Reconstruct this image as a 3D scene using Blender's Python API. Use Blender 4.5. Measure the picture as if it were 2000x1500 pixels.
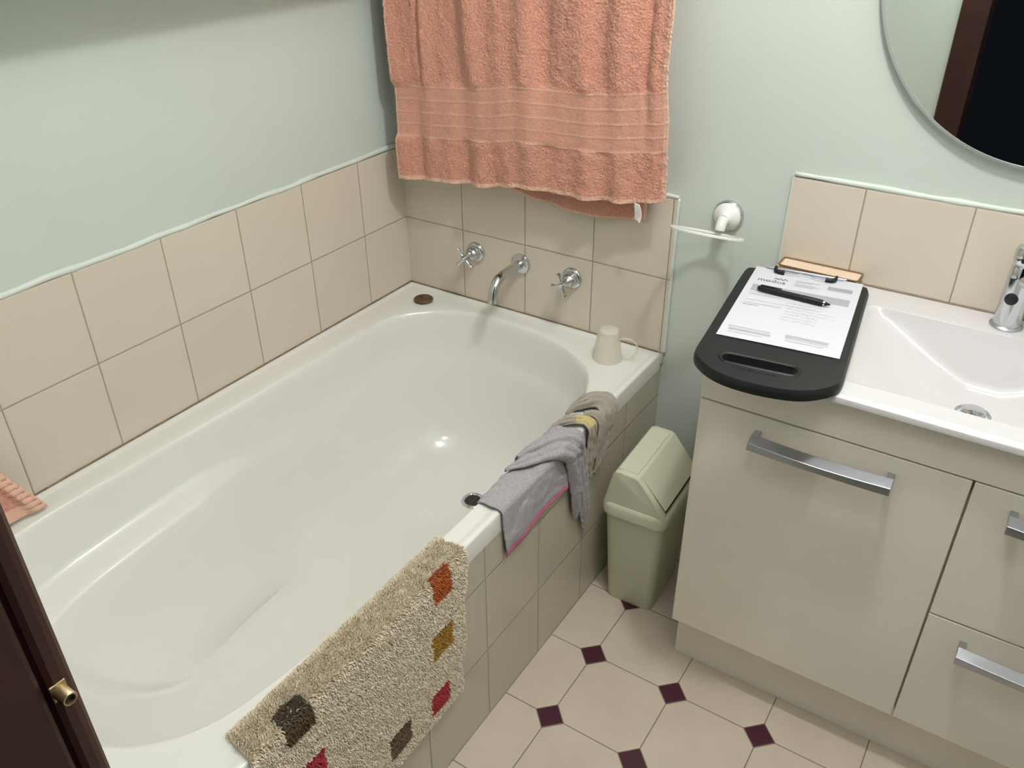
import bpy, bmesh, math, random
from mathutils import Vector, Matrix, noise
import numpy as np
random.seed(7)
sc = bpy.context.scene
for o in list(bpy.data.objects): bpy.data.objects.remove(o)
COL = sc.collection

# ------------------------------------------------------------ camera, world, light, exposure
CAMP = Vector((1.5114, -1.7636, 1.588)); YAW, PIT, ROL, FPX = 0.5805, -0.5538, -0.0075, 1659.6
fw = Vector((-math.sin(YAW)*math.cos(PIT), math.cos(YAW)*math.cos(PIT), math.sin(PIT)))
rt = Vector((math.cos(YAW), math.sin(YAW), 0)); up = rt.cross(fw)
r2 = rt*math.cos(ROL)+up*math.sin(ROL); u2 = -rt*math.sin(ROL)+up*math.cos(ROL)
cd = bpy.data.cameras.new('camera'); cam = bpy.data.objects.new('camera', cd); COL.objects.link(cam)
M = Matrix.Identity(4)
for i in range(3):
    M[i][0], M[i][1], M[i][2], M[i][3] = r2[i], u2[i], -fw[i], CAMP[i]
cam.matrix_world = M
cd.sensor_width = 36; cd.lens = 36*FPX/2000; cd.clip_start = .02; cd.clip_end = 50
sc.camera = cam
w = bpy.data.worlds.new('world'); sc.world = w; w.use_nodes = True
w.node_tree.nodes['Background'].inputs[0].default_value = (.012, .014, .020, 1)
w.node_tree.nodes['Background'].inputs[1].default_value = .4
sc.view_settings.view_transform = 'Standard'; sc.view_settings.look = 'None'
sc.view_settings.gamma = 1; sc.view_settings.use_curve_mapping = False
sc.view_settings.exposure = 0.0
def lamp(name, loc, watts, rad, col):
    l = bpy.data.lights.new(name, 'POINT'); l.energy = watts; l.shadow_soft_size = rad; l.color = col
    o = bpy.data.objects.new(name, l); COL.objects.link(o); o.location = loc; return o
lamp('overhead_light', (1.30, -.70, 2.22), 31, .045, (1.0, .975, .98))
lamp('overhead_light', (1.50, -1.30, 2.25), 8, .10, (1.0, .965, .96))  # added fill light, lifts the cabinet fronts; no lamp known here

# ------------------------------------------------------------ materials
def nodes(name):
    m = bpy.data.materials.new(name); m.use_nodes = True
    nt = m.node_tree; b = nt.nodes['Principled BSDF']
    return m, nt, b
def V(nt, v):
    return v
def mth(nt, op, a, b=None, c=None, clamp=False):
    n = nt.nodes.new('ShaderNodeMath'); n.operation = op; n.use_clamp = clamp
    for i, x in enumerate((a, b, c)):
        if x is None: continue
        if isinstance(x, (int, float)): n.inputs[i].default_value = x
        else: nt.links.new(x, n.inputs[i])
    return n.outputs[0]
def mixc(nt, f, a, b, mode='MIX'):
    n = nt.nodes.new('ShaderNodeMix'); n.data_type = 'RGBA'; n.blend_type = mode
    for i, x in ((0, f), (6, a), (7, b)):
        if isinstance(x, (int, float)): n.inputs[i].default_value = x
        elif isinstance(x, tuple): n.inputs[i].default_value = (*x[:3], 1)
        else: nt.links.new(x, n.inputs[i])
    return n.outputs[2]
def pos(nt, obj=False):
    if obj:
        return nt.nodes.new('ShaderNodeTexCoord').outputs['Object']
    return nt.nodes.new('ShaderNodeNewGeometry').outputs['Position']
def noise_n(nt, vec, scale, detail=3, rough=.5):
    n = nt.nodes.new('ShaderNodeTexNoise'); n.inputs['Scale'].default_value = scale
    n.inputs['Detail'].default_value = detail; n.inputs['Roughness'].default_value = rough
    nt.links.new(vec, n.inputs['Vector']); return n.outputs[0]
def bump(nt, b, h, dist=.001, strength=1.0):
    n = nt.nodes.new('ShaderNodeBump'); n.inputs['Distance'].default_value = dist
    n.inputs['Strength'].default_value = strength
    nt.links.new(h, n.inputs['Height']); nt.links.new(n.outputs[0], b.inputs['Normal'])
def rampf(nt, f, lo, hi):
    n = nt.nodes.new('ShaderNodeMapRange'); n.inputs['From Min'].default_value = lo
    n.inputs['From Max'].default_value = hi; nt.links.new(f, n.inputs['Value']); return n.outputs[0]
def mat(name, col, rough=.5, metal=0, spec=None, var=.0, vscale=8, bscale=None, bdist=.0005, coat=0, emit=None):
    m, nt, b = nodes(name)
    b.inputs['Base Color'].default_value = (*col, 1); b.inputs['Roughness'].default_value = rough
    b.inputs['Metallic'].default_value = metal; b.inputs['Coat Weight'].default_value = coat
    p = pos(nt, True)
    if var:
        f = rampf(nt, noise_n(nt, p, vscale), .3, .7)
        c = mixc(nt, f, tuple(x*(1-var) for x in col), tuple(min(1, x*(1+var)) for x in col))
        nt.links.new(c, b.inputs['Base Color'])
    else:
        f = noise_n(nt, p, 30)
        nt.links.new(mth(nt, 'ADD', mth(nt, 'MULTIPLY', f, .06), max(rough-.03, 0.01)), b.inputs['Roughness'])
    if bscale: bump(nt, b, noise_n(nt, p, bscale), bdist)
    return m
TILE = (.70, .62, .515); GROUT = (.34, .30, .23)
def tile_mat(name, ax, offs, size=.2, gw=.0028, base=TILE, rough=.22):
    """square tiles: grout lines at offs + k*size on the two axes given"""
    m, nt, b = nodes(name)
    p = pos(nt); s = nt.nodes.new('ShaderNodeSeparateXYZ'); nt.links.new(p, s.inputs[0])
    ds, ids = [], []
    # a little waviness of the joints
    wob = mth(nt, 'MULTIPLY', mth(nt, 'SUBTRACT', noise_n(nt, p, 25, 2), .5), .0016)
    for a, o in zip(ax, offs):
        u = mth(nt, 'DIVIDE', mth(nt, 'ADD', mth(nt, 'SUBTRACT', s.outputs['XYZ'.index(a)], o), wob), size)
        fl = mth(nt, 'FLOOR', u); ids.append(fl)
        fr = mth(nt, 'SUBTRACT', u, fl)
        d = mth(nt, 'MULTIPLY', mth(nt, 'MINIMUM', fr, mth(nt, 'SUBTRACT', 1.0, fr)), size)
        ds.append(d)
    d = mth(nt, 'MINIMUM', ds[0], ds[1])
    g = mth(nt, 'SUBTRACT', 1.0, rampf(nt, d, gw*.35, gw*.65), clamp=True)
    wn = nt.nodes.new('ShaderNodeTexWhiteNoise'); cx = nt.nodes.new('ShaderNodeCombineXYZ')
    nt.links.new(ids[0], cx.inputs[0]); nt.links.new(ids[1], cx.inputs[1]); nt.links.new(cx.outputs[0], wn.inputs['Vector'])
    tint = mixc(nt, wn.outputs[0], tuple(x*.97 for x in base), tuple(x*1.03 for x in base))
    cl = rampf(nt, noise_n(nt, p, 7, 4, .6), .35, .7)
    tint = mixc(nt, mth(nt, 'MULTIPLY', cl, .5), tint, (base[0]*.93, base[1]*.94, base[2]*.95))
    nt.links.new(mixc(nt, g, tint, GROUT), b.inputs['Base Color'])
    nt.links.new(mth(nt, 'ADD', mth(nt, 'MULTIPLY', g, .6), rough), b.inputs['Roughness'])
    edge = rampf(nt, d, 0, gw*1.4)
    h = mth(nt, 'ADD', edge, mth(nt, 'MULTIPLY', noise_n(nt, p, 14, 3), .25))
    bump(nt, b, h, .0012, .7)
    return m
def floor_mat():
    m, nt, b = nodes('octagon_floor_tiles')
    p = pos(nt); s = nt.nodes.new('ShaderNodeSeparateXYZ'); nt.links.new(p, s.inputs[0])
    D = []
    for k, o in ((0, .9215), (1, -.5249)):
        u = mth(nt, 'DIVIDE', mth(nt, 'SUBTRACT', s.outputs[k], o), .1993)
        r = mth(nt, 'ROUND', u); D.append(mth(nt, 'MULTIPLY', mth(nt, 'ABSOLUTE', mth(nt, 'SUBTRACT', u, r)), .1993))
    sm = mth(nt, 'ADD', D[0], D[1])
    dia = mth(nt, 'LESS_THAN', sm, .0335)
    de = mth(nt, 'MULTIPLY', mth(nt, 'ABSOLUTE', mth(nt, 'SUBTRACT', sm, .0345)), .707)
    ln = mth(nt, 'MINIMUM', D[0], D[1])
    ln = mth(nt, 'ADD', ln, mth(nt, 'MULTIPLY', mth(nt, 'LESS_THAN', sm, .0345), 1.0))
    d = mth(nt, 'MINIMUM', de, ln)
    g = mth(nt, 'SUBTRACT', 1.0, rampf(nt, d, .0008, .0015), clamp=True)
    cl = rampf(nt, noise_n(nt, p, 9, 4, .6), .3, .7)
    c = mixc(nt, cl, (.60, .515, .42), (.66, .575, .475))
    c = mixc(nt, dia, c, (.065, .014, .028))
    c = mixc(nt, g, c, (.22, .175, .12))
    nt.links.new(c, b.inputs['Base Color'])
    nt.links.new(mth(nt, 'ADD', mth(nt, 'MULTIPLY', g, .5), .30), b.inputs['Roughness'])
    bump(nt, b, mth(nt, 'ADD', rampf(nt, d, 0, .003), mth(nt, 'MULTIPLY', cl, .1)), .001, .6)
    return m
PAINT = mat('pale_green_paint', (.605, .66, .605), .45, var=.02, vscale=3, bscale=160, bdist=.0003)
CEIL = mat('white_ceiling_paint', (.8, .8, .77), .7, var=.01)
T_LEFT = tile_mat('cream_tiles_left', 'YZ', (-.1844, .73))
T_BACK = tile_mat('cream_tiles_back', 'XZ', (.0035, .73))
T_SPL = tile_mat('cream_tiles_vanity', 'XZ', (.0055, .8256))
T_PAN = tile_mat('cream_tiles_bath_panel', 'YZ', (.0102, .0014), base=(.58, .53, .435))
T_FLOOR = floor_mat()
ACRYL = mat('white_acrylic', (.80, .80, .755), .13, coat=.3, var=.006, vscale=2)
CERAM = mat('white_ceramic', (.69, .67, .675), .10, coat=.4, var=.005, vscale=2)
LACQ = mat('white_lacquer', (.90, .84, .75), .28, coat=.15, var=.03, vscale=5)
CHROME = mat('chrome', (.62, .64, .66), .10, 1)
SATIN = mat('satin_metal', (.50, .52, .56), .30, 1, bscale=40, bdist=.0004)
DARKHOLE = mat('dark_parts_and_hole_shade', (.012, .014, .018), .4)  # near-black for dark parts, and for flat faces painting shade inside openings
BLACK = mat('black_plastic', (.010, .012, .012), .45, bscale=300, bdist=.0002)
BLACK.node_tree.nodes['Principled BSDF'].inputs['Specular IOR Level'].default_value = .3
BEAD = mat('white_sealant', (.68, .74, .68), .5, var=.03, vscale=20)
MOULD = mat('brown_sealant', (.25, .19, .12), .7, var=.3, vscale=40)
WOOD = mat('dark_red_wood', (.040, .012, .010), .35, var=.35, vscale=6)
MIRROR = mat('mirror_glass', (.80, .84, .80), .015, 1)
for l_ in list(MIRROR.node_tree.nodes['Principled BSDF'].inputs['Roughness'].links): MIRROR.node_tree.links.remove(l_)
MIRROR.node_tree.nodes['Principled BSDF'].inputs['Roughness'].default_value = .004
MEDGE = mat('mirror_edge', (.50, .52, .50), .30, .5)
WHITEP = mat('white_plastic', (.82, .82, .78), .25)
BINP = mat('cream_bin_plastic', (.66, .69, .52), .38, var=.015, vscale=5)
BINL = mat('cream_bin_lid_plastic', (.68, .69, .52), .36, var=.015, vscale=5)
BRASS = mat('aged_brass', (.55, .42, .24), .35, .8, var=.1, vscale=60)
RUST = mat('brown_rubber', (.11, .065, .025), .6, var=.35, vscale=60, bscale=120)
PEACH = mat('peach_ceramic', (.80, .65, .50), .3, var=.04, vscale=30)
BROWNE = mat('brown_edge', (.20, .095, .035), .5, var=.2, vscale=40)
PAPER = mat('white_paper', (.66, .66, .72), .6)
INKL = mat('pale_grey_ink', (.40, .40, .44), .6); INKM = mat('grey_ink', (.28, .28, .32), .6)
INKT = mat('faint_ink', (.44, .44, .49), .6); INKD = mat('dark_grey_ink', (.16, .17, .20), .6)
def cloth_mat(name, col, var, vs, bs, bd, dark=None):
    m, nt, b = nodes(name)
    p = pos(nt, True)
    n1 = noise_n(nt, p, vs, 4, .7); n2 = noise_n(nt, p, bs, 2, .6)
    f = rampf(nt, n1, .3, .7)
    c = mixc(nt, f, tuple(x*(1-var) for x in col), tuple(min(1, x*(1+var)) for x in col))
    nt.links.new(c, b.inputs['Base Color']); b.inputs['Roughness'].default_value = .95
    b.inputs['Sheen Weight'].default_value = .25; b.inputs['Sheen Roughness'].default_value = .6
    b.inputs['Specular IOR Level'].default_value = .15
    bump(nt, b, n2, bd, .9)
    return m
TERRY = cloth_mat('peach_terry', (.74, .345, .245), .16, 170, 330, .005)
TBAND = cloth_mat('peach_flat_weave', (.70, .345, .245), .12, 220, 500, .0015)
THEM = cloth_mat('pale_peach_hem', (.78, .47, .35), .05, 200, 500, .001)
TLINE = cloth_mat('pale_woven_line', (.70, .44, .34), .05, 200, 500, .001)
TWHITE = cloth_mat('white_care_tag', (.85, .82, .78), .02, 200, 500, .0004)
GREYC = cloth_mat('lilac_grey_towelling', (.43, .415, .435), .20, 260, 420, .003)
PINK = cloth_mat('pink_hem', (.62, .13, .28), .1, 300, 600, .001)
TAUPE = cloth_mat('taupe_towelling', (.40, .355, .30), .12, 250, 450, .0016)
YELLOW = cloth_mat('yellow_patch', (.62, .52, .22), .08, 200, 500, .001)
def pile(name, c, var=.12): return cloth_mat(name, c, var, 90, 300, .0005)
P_CREAM = pile('cream_pile', (.80, .70, .54)); P_ORANGE = pile('orange_pile', (.52, .13, .025)); P_MUST = pile('mustard_pile', (.45, .25, .035))
P_RED = pile('red_pile', (.52, .045, .06)); P_DBRN = pile('dark_brown_pile', (.12, .075, .035)); P_BRN = pile('brown_pile', (.20, .125, .075))
def translucent(name, col):
    m, nt, b = nodes(name)
    b.inputs['Base Color'].default_value = (*col, 1); b.inputs['Roughness'].default_value = .3
    b.inputs['Alpha'].default_value = .42; b.inputs['Subsurface Weight'].default_value = 0; b.inputs['IOR'].default_value = 1.3
    nt.links.new(mth(nt, 'ADD', mth(nt, 'MULTIPLY', noise_n(nt, pos(nt, True), 20), .1), .28), b.inputs['Roughness'])
    return m
CUPM = translucent('frosted_plastic', (.90, .87, .74))

# ------------------------------------------------------------ mesh helpers
def link_mesh(name, me, mats, parent=None, smooth=False, auto=None):
    o = bpy.data.objects.new(name, me); COL.objects.link(o)
    for m in (mats if isinstance(mats, (list, tuple)) else [mats]): me.materials.append(m)
    if smooth:
        me.polygons.foreach_set('use_smooth', [True]*len(me.polygons))
    if parent: o.parent = parent
    if auto:
        bm = bmesh.new(); bm.from_mesh(me)
        for e in bm.edges:
            if len(e.link_faces) == 2 and e.calc_face_angle(0) > math.radians(auto): e.smooth = False
        bm.to_mesh(me); bm.free()
    return o
def obj(name, bm, mats, parent=None, smooth=False, auto=None, bevel=None, seg=2):
    bmesh.ops.recalc_face_normals(bm, faces=bm.faces)
    me = bpy.data.meshes.new(name); bm.to_mesh(me); bm.free()
    o = link_mesh(name, me, mats, parent, smooth, auto)
    if bevel:
        md = o.modifiers.new('bevel', 'BEVEL'); md.width = bevel; md.segments = seg; md.limit_method = 'ANGLE'; md.angle_limit = math.radians(35)
        md.harden_normals = False
    return o
def thing(name, label, cat, loc=(0, 0, 0), group=None):
    o = bpy.data.objects.new(name, None); COL.objects.link(o); o.location = loc; o.empty_display_size = .05
    o['label'] = label; o['category'] = cat
    if group: o['group'] = group
    return o
def tag(o, label, cat, group=None):
    o['label'] = label; o['category'] = cat
    if group: o['group'] = group
    return o
def struct(o): o['kind'] = 'structure'; return o
def box(bm, x0, x1, y0, y1, z0, z1, mi=0, mx=None):
    vs = [bm.verts.new(Vector(c) if mx is None else mx @ Vector(c)) for c in
          ((x0, y0, z0), (x1, y0, z0), (x1, y1, z0), (x0, y1, z0), (x0, y0, z1), (x1, y0, z1), (x1, y1, z1), (x0, y1, z1))]
    for f in ((0, 3, 2, 1), (4, 5, 6, 7), (0, 1, 5, 4), (1, 2, 6, 5), (2, 3, 7, 6), (3, 0, 4, 7)):
        bm.faces.new([vs[i] for i in f]).material_index = mi
    return vs
def B(*a, **k):
    bm = bmesh.new(); box(bm, *a, **k); return bm
def frame_of(d):
    d = Vector(d).normalized(); a = Vector((0, 0, 1)) if abs(d.z) < .9 else Vector((1, 0, 0))
    u = d.cross(a).normalized(); v = d.cross(u).normalized(); return u, v
def lathe(bm, c, d, prof, n=32, cap=True, mi=0):
    """prof: list of (dist along d, radius)"""
    c = Vector(c); d = Vector(d).normalized(); u, v = frame_of(d); rings = []
    for t, r in prof:
        if r < 1e-6: rings.append([bm.verts.new(c+d*t)])
        else: rings.append([bm.verts.new(c+d*t+(u*math.cos(2*math.pi*i/n)+v*math.sin(2*math.pi*i/n))*r) for i in range(n)])
    for a, b in zip(rings, rings[1:]):
        for i in range(n):
            j = (i+1) % n
            if len(a) == 1 and len(b) == 1: continue
            if len(a) == 1: f = bm.faces.new((a[0], b[j], b[i]))
            elif len(b) == 1: f = bm.faces.new((a[i], a[j], b[0]))
            else: f = bm.faces.new((a[i], a[j], b[j], b[i]))
            f.material_index = mi
    if cap:
        for r in (rings[0], rings[-1]):
            if len(r) > 2: bm.faces.new(r).material_index = mi
def tube(bm, pts, r, n=12, mi=0, closed=False):
    pts = [Vector(p) for p in pts]; N = len(pts); rings = []
    rr = r if isinstance(r, (list, tuple)) else [r]*N
    pu = None
    for i, p in enumerate(pts):
        if closed: t = pts[(i+1) % N]-pts[i-1]
        else: t = pts[min(i+1, N-1)]-pts[max(i-1, 0)]
        t.normalize()
        if pu is None: u, _ = frame_of(t)
        else: u = (pu-t*pu.dot(t)).normalized()
        pu = u; v = t.cross(u)
        rings.append([bm.verts.new(p+(u*math.cos(2*math.pi*k/n)+v*math.sin(2*math.pi*k/n))*rr[i]) for k in range(n)])
    R = list(zip(rings, rings[1:]))
    if closed: R.append((rings[-1], rings[0]))
    for a, b in R:
        for k in range(n):
            f = bm.faces.new((a[k], a[(k+1) % n], b[(k+1) % n], b[k])); f.material_index = mi
    if not closed:
        bm.faces.new(rings[0]).material_index = mi; bm.faces.new(rings[-1]).material_index = mi
def catmull(P, n, closed=False):
    P = [Vector(p) for p in P]; out = []; N = len(P)
    segs = N if closed else N-1
    for s in range(segs):
        g = (lambda k: P[k % N]) if closed else (lambda k: P[max(0, min(N-1, k))])
        a, b, c, d = g(s-1), g(s), g(s+1), g(s+2)
        for i in range(n):
            t = i/n
            out.append(.5*((2*b)+(-a+c)*t+(2*a-5*b+4*c-d)*t*t+(-a+3*b-3*c+d)*t**3))
    if not closed: out.append(P[-1])
    return out
def prism(bm, outline, z0, z1, mi=0):
    lo = [bm.verts.new((x, y, z0)) for x, y in outline]; hi = [bm.verts.new((x, y, z1)) for x, y in outline]; n = len(outline)
    bm.faces.new(lo[::-1]).material_index = mi; bm.faces.new(hi).material_index = mi
    for i in range(n): bm.faces.new((lo[i], lo[(i+1) % n], hi[(i+1) % n], hi[i])).material_index = mi
def grid_mesh(nu, nv, fn, mif=None):
    """fn(i/nu, j/nv) -> point"""
    bm = bmesh.new()
    vs = [[bm.verts.new(fn(i/nu, j/nv)) for j in range(nv+1)] for i in range(nu+1)]
    for i in range(nu):
        for j in range(nv):
            f = bm.faces.new((vs[i][j], vs[i+1][j], vs[i+1][j+1], vs[i][j+1]))
            if mif: f.material_index = mif((i+.5)/nu, (j+.5)/nv)
    return bm
def lerp(a, b, t): return a+(b-a)*t
def ss(a, b, x):
    t = max(0, min(1, (x-a)/(b-a))); return t*t*(3-2*t)
def interp(P, x):
    if x <= P[0][0]: return P[0][1]
    for (a, b), (c, d) in zip(P, P[1:]):
        if x <= c: return lerp(b, d, (x-a)/(c-a))
    return P[-1][1]

# ------------------------------------------------------------ room shell
YF = -1.665; XR = 2.12; HC = 2.4
struct(obj('floor', B(-.1, XR+.1, -1.80, .1, -.05, 0), T_FLOOR))
struct(obj('ceiling', B(-.1, XR+.1, -1.80, .1, HC, HC+.05), CEIL))
struct(obj('wall_left', B(-.1, 0, -1.80, .1, 0, HC), PAINT))
struct(obj('wall_back', B(0, XR, 0, .1, 0, HC), PAINT))
struct(obj('wall_right', B(XR, XR+.1, -1.80, .1, 0, HC), PAINT))
bm = bmesh.new(); DX0, DX1, DH = 1.18, 1.93, 2.04
box(bm, 0, DX0-.03, -1.80, YF, 0, HC); box(bm, DX1+.03, XR, -1.80, YF, 0, HC); box(bm, DX0-.03, DX1+.03, -1.80, YF, DH+.03, HC)
struct(obj('wall_front', bm, PAINT))
# door frame: jamb, stop and architrave, dark timber
fr = struct(bpy.data.objects.new('door_1', None)); COL.objects.link(fr); fr.location = (1.55, -1.73, 0)
def inpar(o, p):
    o.parent = p; o.matrix_parent_inverse = Matrix.Translation(-p.location); return o
bm = bmesh.new()
box(bm, DX0-.03, DX0, -1.80, YF+.002, 0, DH); box(bm, DX1, DX1+.03, -1.80, YF+.002, 0, DH); box(bm, DX0-.03, DX1+.03, -1.80, YF+.002, DH, DH+.03)
inpar(obj('door_jamb', bm, WOOD, bevel=.003), fr)
bm = bmesh.new()
AW = .088
box(bm, DX0-AW, DX0+.001, YF+.0005, YF+.017, 0, DH+AW); box(bm, DX1-.001, DX1+AW, YF+.0005, YF+.017, 0, DH+AW); box(bm, DX0+.001, DX1-.001, YF+.0005, YF+.017, DH, DH+AW)
inpar(obj('architrave', bm, WOOD, bevel=.006, seg=3), fr)
# tiled bands
TT = .008
struct(obj('trim_1', B(0, TT, -1.665, 0, .50, .9300), T_LEFT))
struct(obj('trim_2', B(TT, .8125, -TT, 0, .50, .9300), T_BACK))
struct(obj('trim_3', B(1.060, XR, -TT, 0, .8256, 1.0257), T_SPL))
def bead(name, p0, p1, r, m, wob=.0012, n=60, stretch=None):
    bm = bmesh.new(); p0, p1 = Vector(p0), Vector(p1)
    pts = []
    for i in range(n+1):
        p = p0.lerp(p1, i/n); k = noise.noise(p*9)*wob*2; p.z += k; pts.append(p)
    tube(bm, pts, [r*(1+.35*noise.noise(p*23)) for p in pts], 8)
    return struct(obj(name, bm, m, smooth=True))
bead('trim_4', (.0045, -1.66, .934), (.0045, -.012, .934), .0062, BEAD, .0025)
bead('trim_5', (.012, -.0045, .932), (.8135, -.0045, .932), .005, BEAD, .002)
bead('trim_6', (.8135, -.004, .93), (.8135, -.004, .53), .004, BEAD, .001)
bead('trim_7', (1.060, -.004, 1.030), (2.11, -.004, 1.030), .0055, BEAD, .0015)
bead('trim_8', (1.0595, -.004, 1.03), (1.0595, -.004, .8256), .0045, BEAD, .001)
bead('trim_9', (.0085, -1.66, .5312), (.0085, -.01, .5312), .0017, MOULD, .0003)
bead('trim_10', (.01, -.0085, .5312), (.80, -.0085, .5312), .0017, MOULD, .0003)
bead('trim_11', (1.062, -.0095, .8262), (1.975, -.0095, .8262), .0017, MOULD, .0003)

# unseen ledge that shades the left wall, added here as a made-up window
wn = struct(bpy.data.objects.new('added_window_1', None)); COL.objects.link(wn); wn.location = (.0, -.85, 1.47)
inpar(obj('added_shade_sill', B(.0, .232, -1.50, -.12, 1.468, 1.492), mat('white_gloss_paint', (.8, .8, .76), .3, var=.01), bevel=.004), wn)
bm = bmesh.new(); box(bm, .0, .03, -1.45, -1.40, 1.492, 2.15); box(bm, .0, .03, -.22, -.17, 1.492, 2.15); box(bm, .0, .03, -1.40, -.22, 2.10, 2.15)
box(bm, .0, .03, -1.40, -.22, 1.492, 1.53); box(bm, .002, .028, -.84, -.80, 1.53, 2.10)
inpar(obj('added_window_frame', bm, BEAD, bevel=.003), wn)
inpar(obj('added_pane', B(.008, .012, -1.40, -.22, 1.53, 2.10), mat('night_glass', (.02, .025, .03), .05)), wn)

# ------------------------------------------------------------ bathtub
def build_tub():
    RZ = .5315
    rim = [(.104, -.224), (.138, -.166), (.194, -.114), (.259, -.085), (.337, -.075), (.410, -.075), (.483, -.082), (.561, -.098), (.621, -.125), (.683, -.168), (.722, -.222), (.746, -.290), (.757, -.40),
           (.760, -.55), (.760, -.75), (.759, -.92), (.752, -1.10), (.740, -1.24), (.727, -1.32), (.712, -1.362), (.690, -1.400), (.660, -1.432), (.623, -1.459), (.56, -1.490), (.48, -1.51), (.40, -1.518), (.31, -1.510), (.22, -1.480),
           (.15, -1.43), (.105, -1.36), (.085, -1.26), (.083, -1.15), (.086, -1.0), (.089, -.85), (.092, -.70), (.094, -.55), (.095, -.42), (.098, -.31)]
    flr = [(.300, -.330), (.315, -.290), (.345, -.260), (.375, -.245), (.405, -.237), (.430, -.235), (.460, -.237), (.495, -.247), (.525, -.262), (.555, -.288), (.575, -.320), (.590, -.37), (.600, -.46),
           (.605, -.57), (.607, -.70), (.607, -.82), (.600, -.92), (.590, -.99), (.578, -1.05), (.565, -1.08), (.548, -1.10), (.525, -1.118), (.50, -1.13), (.47, -1.14), (.44, -1.145), (.41, -1.147), (.38, -1.144), (.35, -1.135),
           (.325, -1.12), (.305, -1.09), (.292, -1.04), (.285, -.98), (.28, -.90), (.278, -.80), (.278, -.70), (.280, -.58), (.284, -.47), (.290, -.39)]
    sub = 5
    A = catmull([(x, y, 0) for x, y in rim], sub, True); F = catmull([(x, y, 0) for x, y in flr], sub, True); N = len(A)
    # (w, z) profile from rim to floor
    prof = [(0, RZ), (.012, RZ-.0006), (.026, RZ-.003), (.042, RZ-.009), (.056, RZ-.019), (.070, RZ-.035), (.10, .463), (.125, .437), (.15, .418), (.17, .408), (.19, .400), (.215, .388), (.26, .360), (.33, .318), (.41, .272), (.50, .232), (.60, .200), (.71, .177), (.82, .163), (.92, .155), (1, .151)]
    # left wall with arm ledge: (dx from rim, z)
    led = [(0, RZ), (.002, RZ-.0006), (.004, RZ-.003), (.007, RZ-.009), (.009, RZ-.019), (.013, RZ-.035), (.022, .468), (.030, .440), (.036, .430), (.066, .421), (.094, .413), (.0985, .407), (.110, .365), (.128, .322), (.146, .275), (.168, .235), (.190, .203), (.203, .180), (.208, .165), (.21, .156), (.21, .151)]
    cen = Vector((.44, -.70, .146))
    bm = bmesh.new()
    # outer rings, rectangle
    X0, X1, Y0, Y1 = TT, .8085, YF+.001, -TT
    def rect(p, ins):
        x0, x1, y0, y1 = X0+ins, X1-ins, Y0+ins, Y1-ins
        c = Vector((.42, -.80, 0)); d = p-c
        t = 1e9
        if d.x > 0: t = min(t, (x1-c.x)/d.x)
        if d.x < 0: t = min(t, (x0-c.x)/d.x)
        if d.y > 0: t = min(t, (y1-c.y)/d.y)
        if d.y < 0: t = min(t, (y0-c.y)/d.y)
        return c+d*t
    corners = {}
    base = [rect(p, 0) for p in A]
    for cx, cy in ((X0, Y0), (X1, Y0), (X1, Y1), (X0, Y1)):
        i = min(range(N), key=lambda k: (base[k]-Vector((cx, cy, 0))).length); corners[i] = (cx, cy)
    def ring_rect(ins, z):
        out = []
        for i, p in enumerate(A):
            q = rect(p, ins)
            if i in corners:
                cx, cy = corners[i]; q = Vector((min(max(cx, X0+ins), X1-ins), min(max(cy, Y0+ins), Y1-ins), 0))
            out.append(bm.verts.new((q.x, q.y, z)))
        return out
    rings = [ring_rect(0, .484), ring_rect(0, RZ-.006), ring_rect(.0015, RZ-.002), ring_rect(.005, RZ), ring_rect(.014, RZ), ring_rect(.018, RZ-.0025), ring_rect(.024, RZ-.003)]
    mid = []
    for i, p in enumerate(A):
        q = Vector(rings[-1][i].co); q.z = RZ-.001; r = Vector((p.x, p.y, RZ-.001)); mid.append(bm.verts.new(q.lerp(r, .6)))
    rings.append(mid)
    for k, (w_, z) in enumerate(prof):
        R = []
        for i in range(N):
            a, f = A[i], F[i]; x = lerp(a.x, f.x, w_); y = lerp(a.y, f.y, w_); zz = z
            if a.x < .2 and a.y < -.72 and a.y > -1.49:
                m_ = ss(-.74, -.98, a.y)*ss(-1.49, -1.38, a.y)
                dx, lz = led[k]
                tilt = -.05*(-a.y-1.1) if .02 < dx < .15 else 0
                x = lerp(x, a.x+dx*(f.x-a.x)/.21, m_); zz = lerp(zz, lz+tilt, m_)
            R.append(bm.verts.new((x, y, zz)))
        rings.append(R)
    for s in (.75, .5, .25):
        rings.append([bm.verts.new((lerp(cen.x, F[i].x, s), lerp(cen.y, F[i].y, s), lerp(cen.z, .151, s))) for i in range(N)])
    for a, b in zip(rings, rings[1:]):
        for i in range(N):
            j = (i+1) % N; bm.faces.new((a[i], a[j], b[j], b[i]))
    c = bm.verts.new(cen)
    for i in range(N): bm.faces.new((rings[-1][i], rings[-1][(i+1) % N], c))
    return bm
tub = thing('bathtub', 'white built-in bathtub with a cream tiled side, standing in the corner', 'bathtub', (.4, -.8, 0))
o = obj('tub_shell', build_tub(), ACRYL, smooth=True, auto=50); inpar(o, tub)
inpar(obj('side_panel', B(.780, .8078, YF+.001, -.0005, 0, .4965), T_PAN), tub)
bm = bmesh.new()
DC = Vector((.4685, -.364, .1492))
lathe(bm, DC, (0, 0, 1), [(0.0005, .0215), (.001, .0225), (.0045, .0235), (.0055, .026), (.004, .0300), (.0005, .032)], 36, cap=False)
o = obj('drain_ring', bm, CHROME, smooth=True); inpar(o, tub)
bm = bmesh.new(); lathe(bm, DC+Vector((0, 0, .0008)), (0, 0, 1), [(0.0006, 0), (0.0006, .0225)], 30, cap=False)
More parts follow.
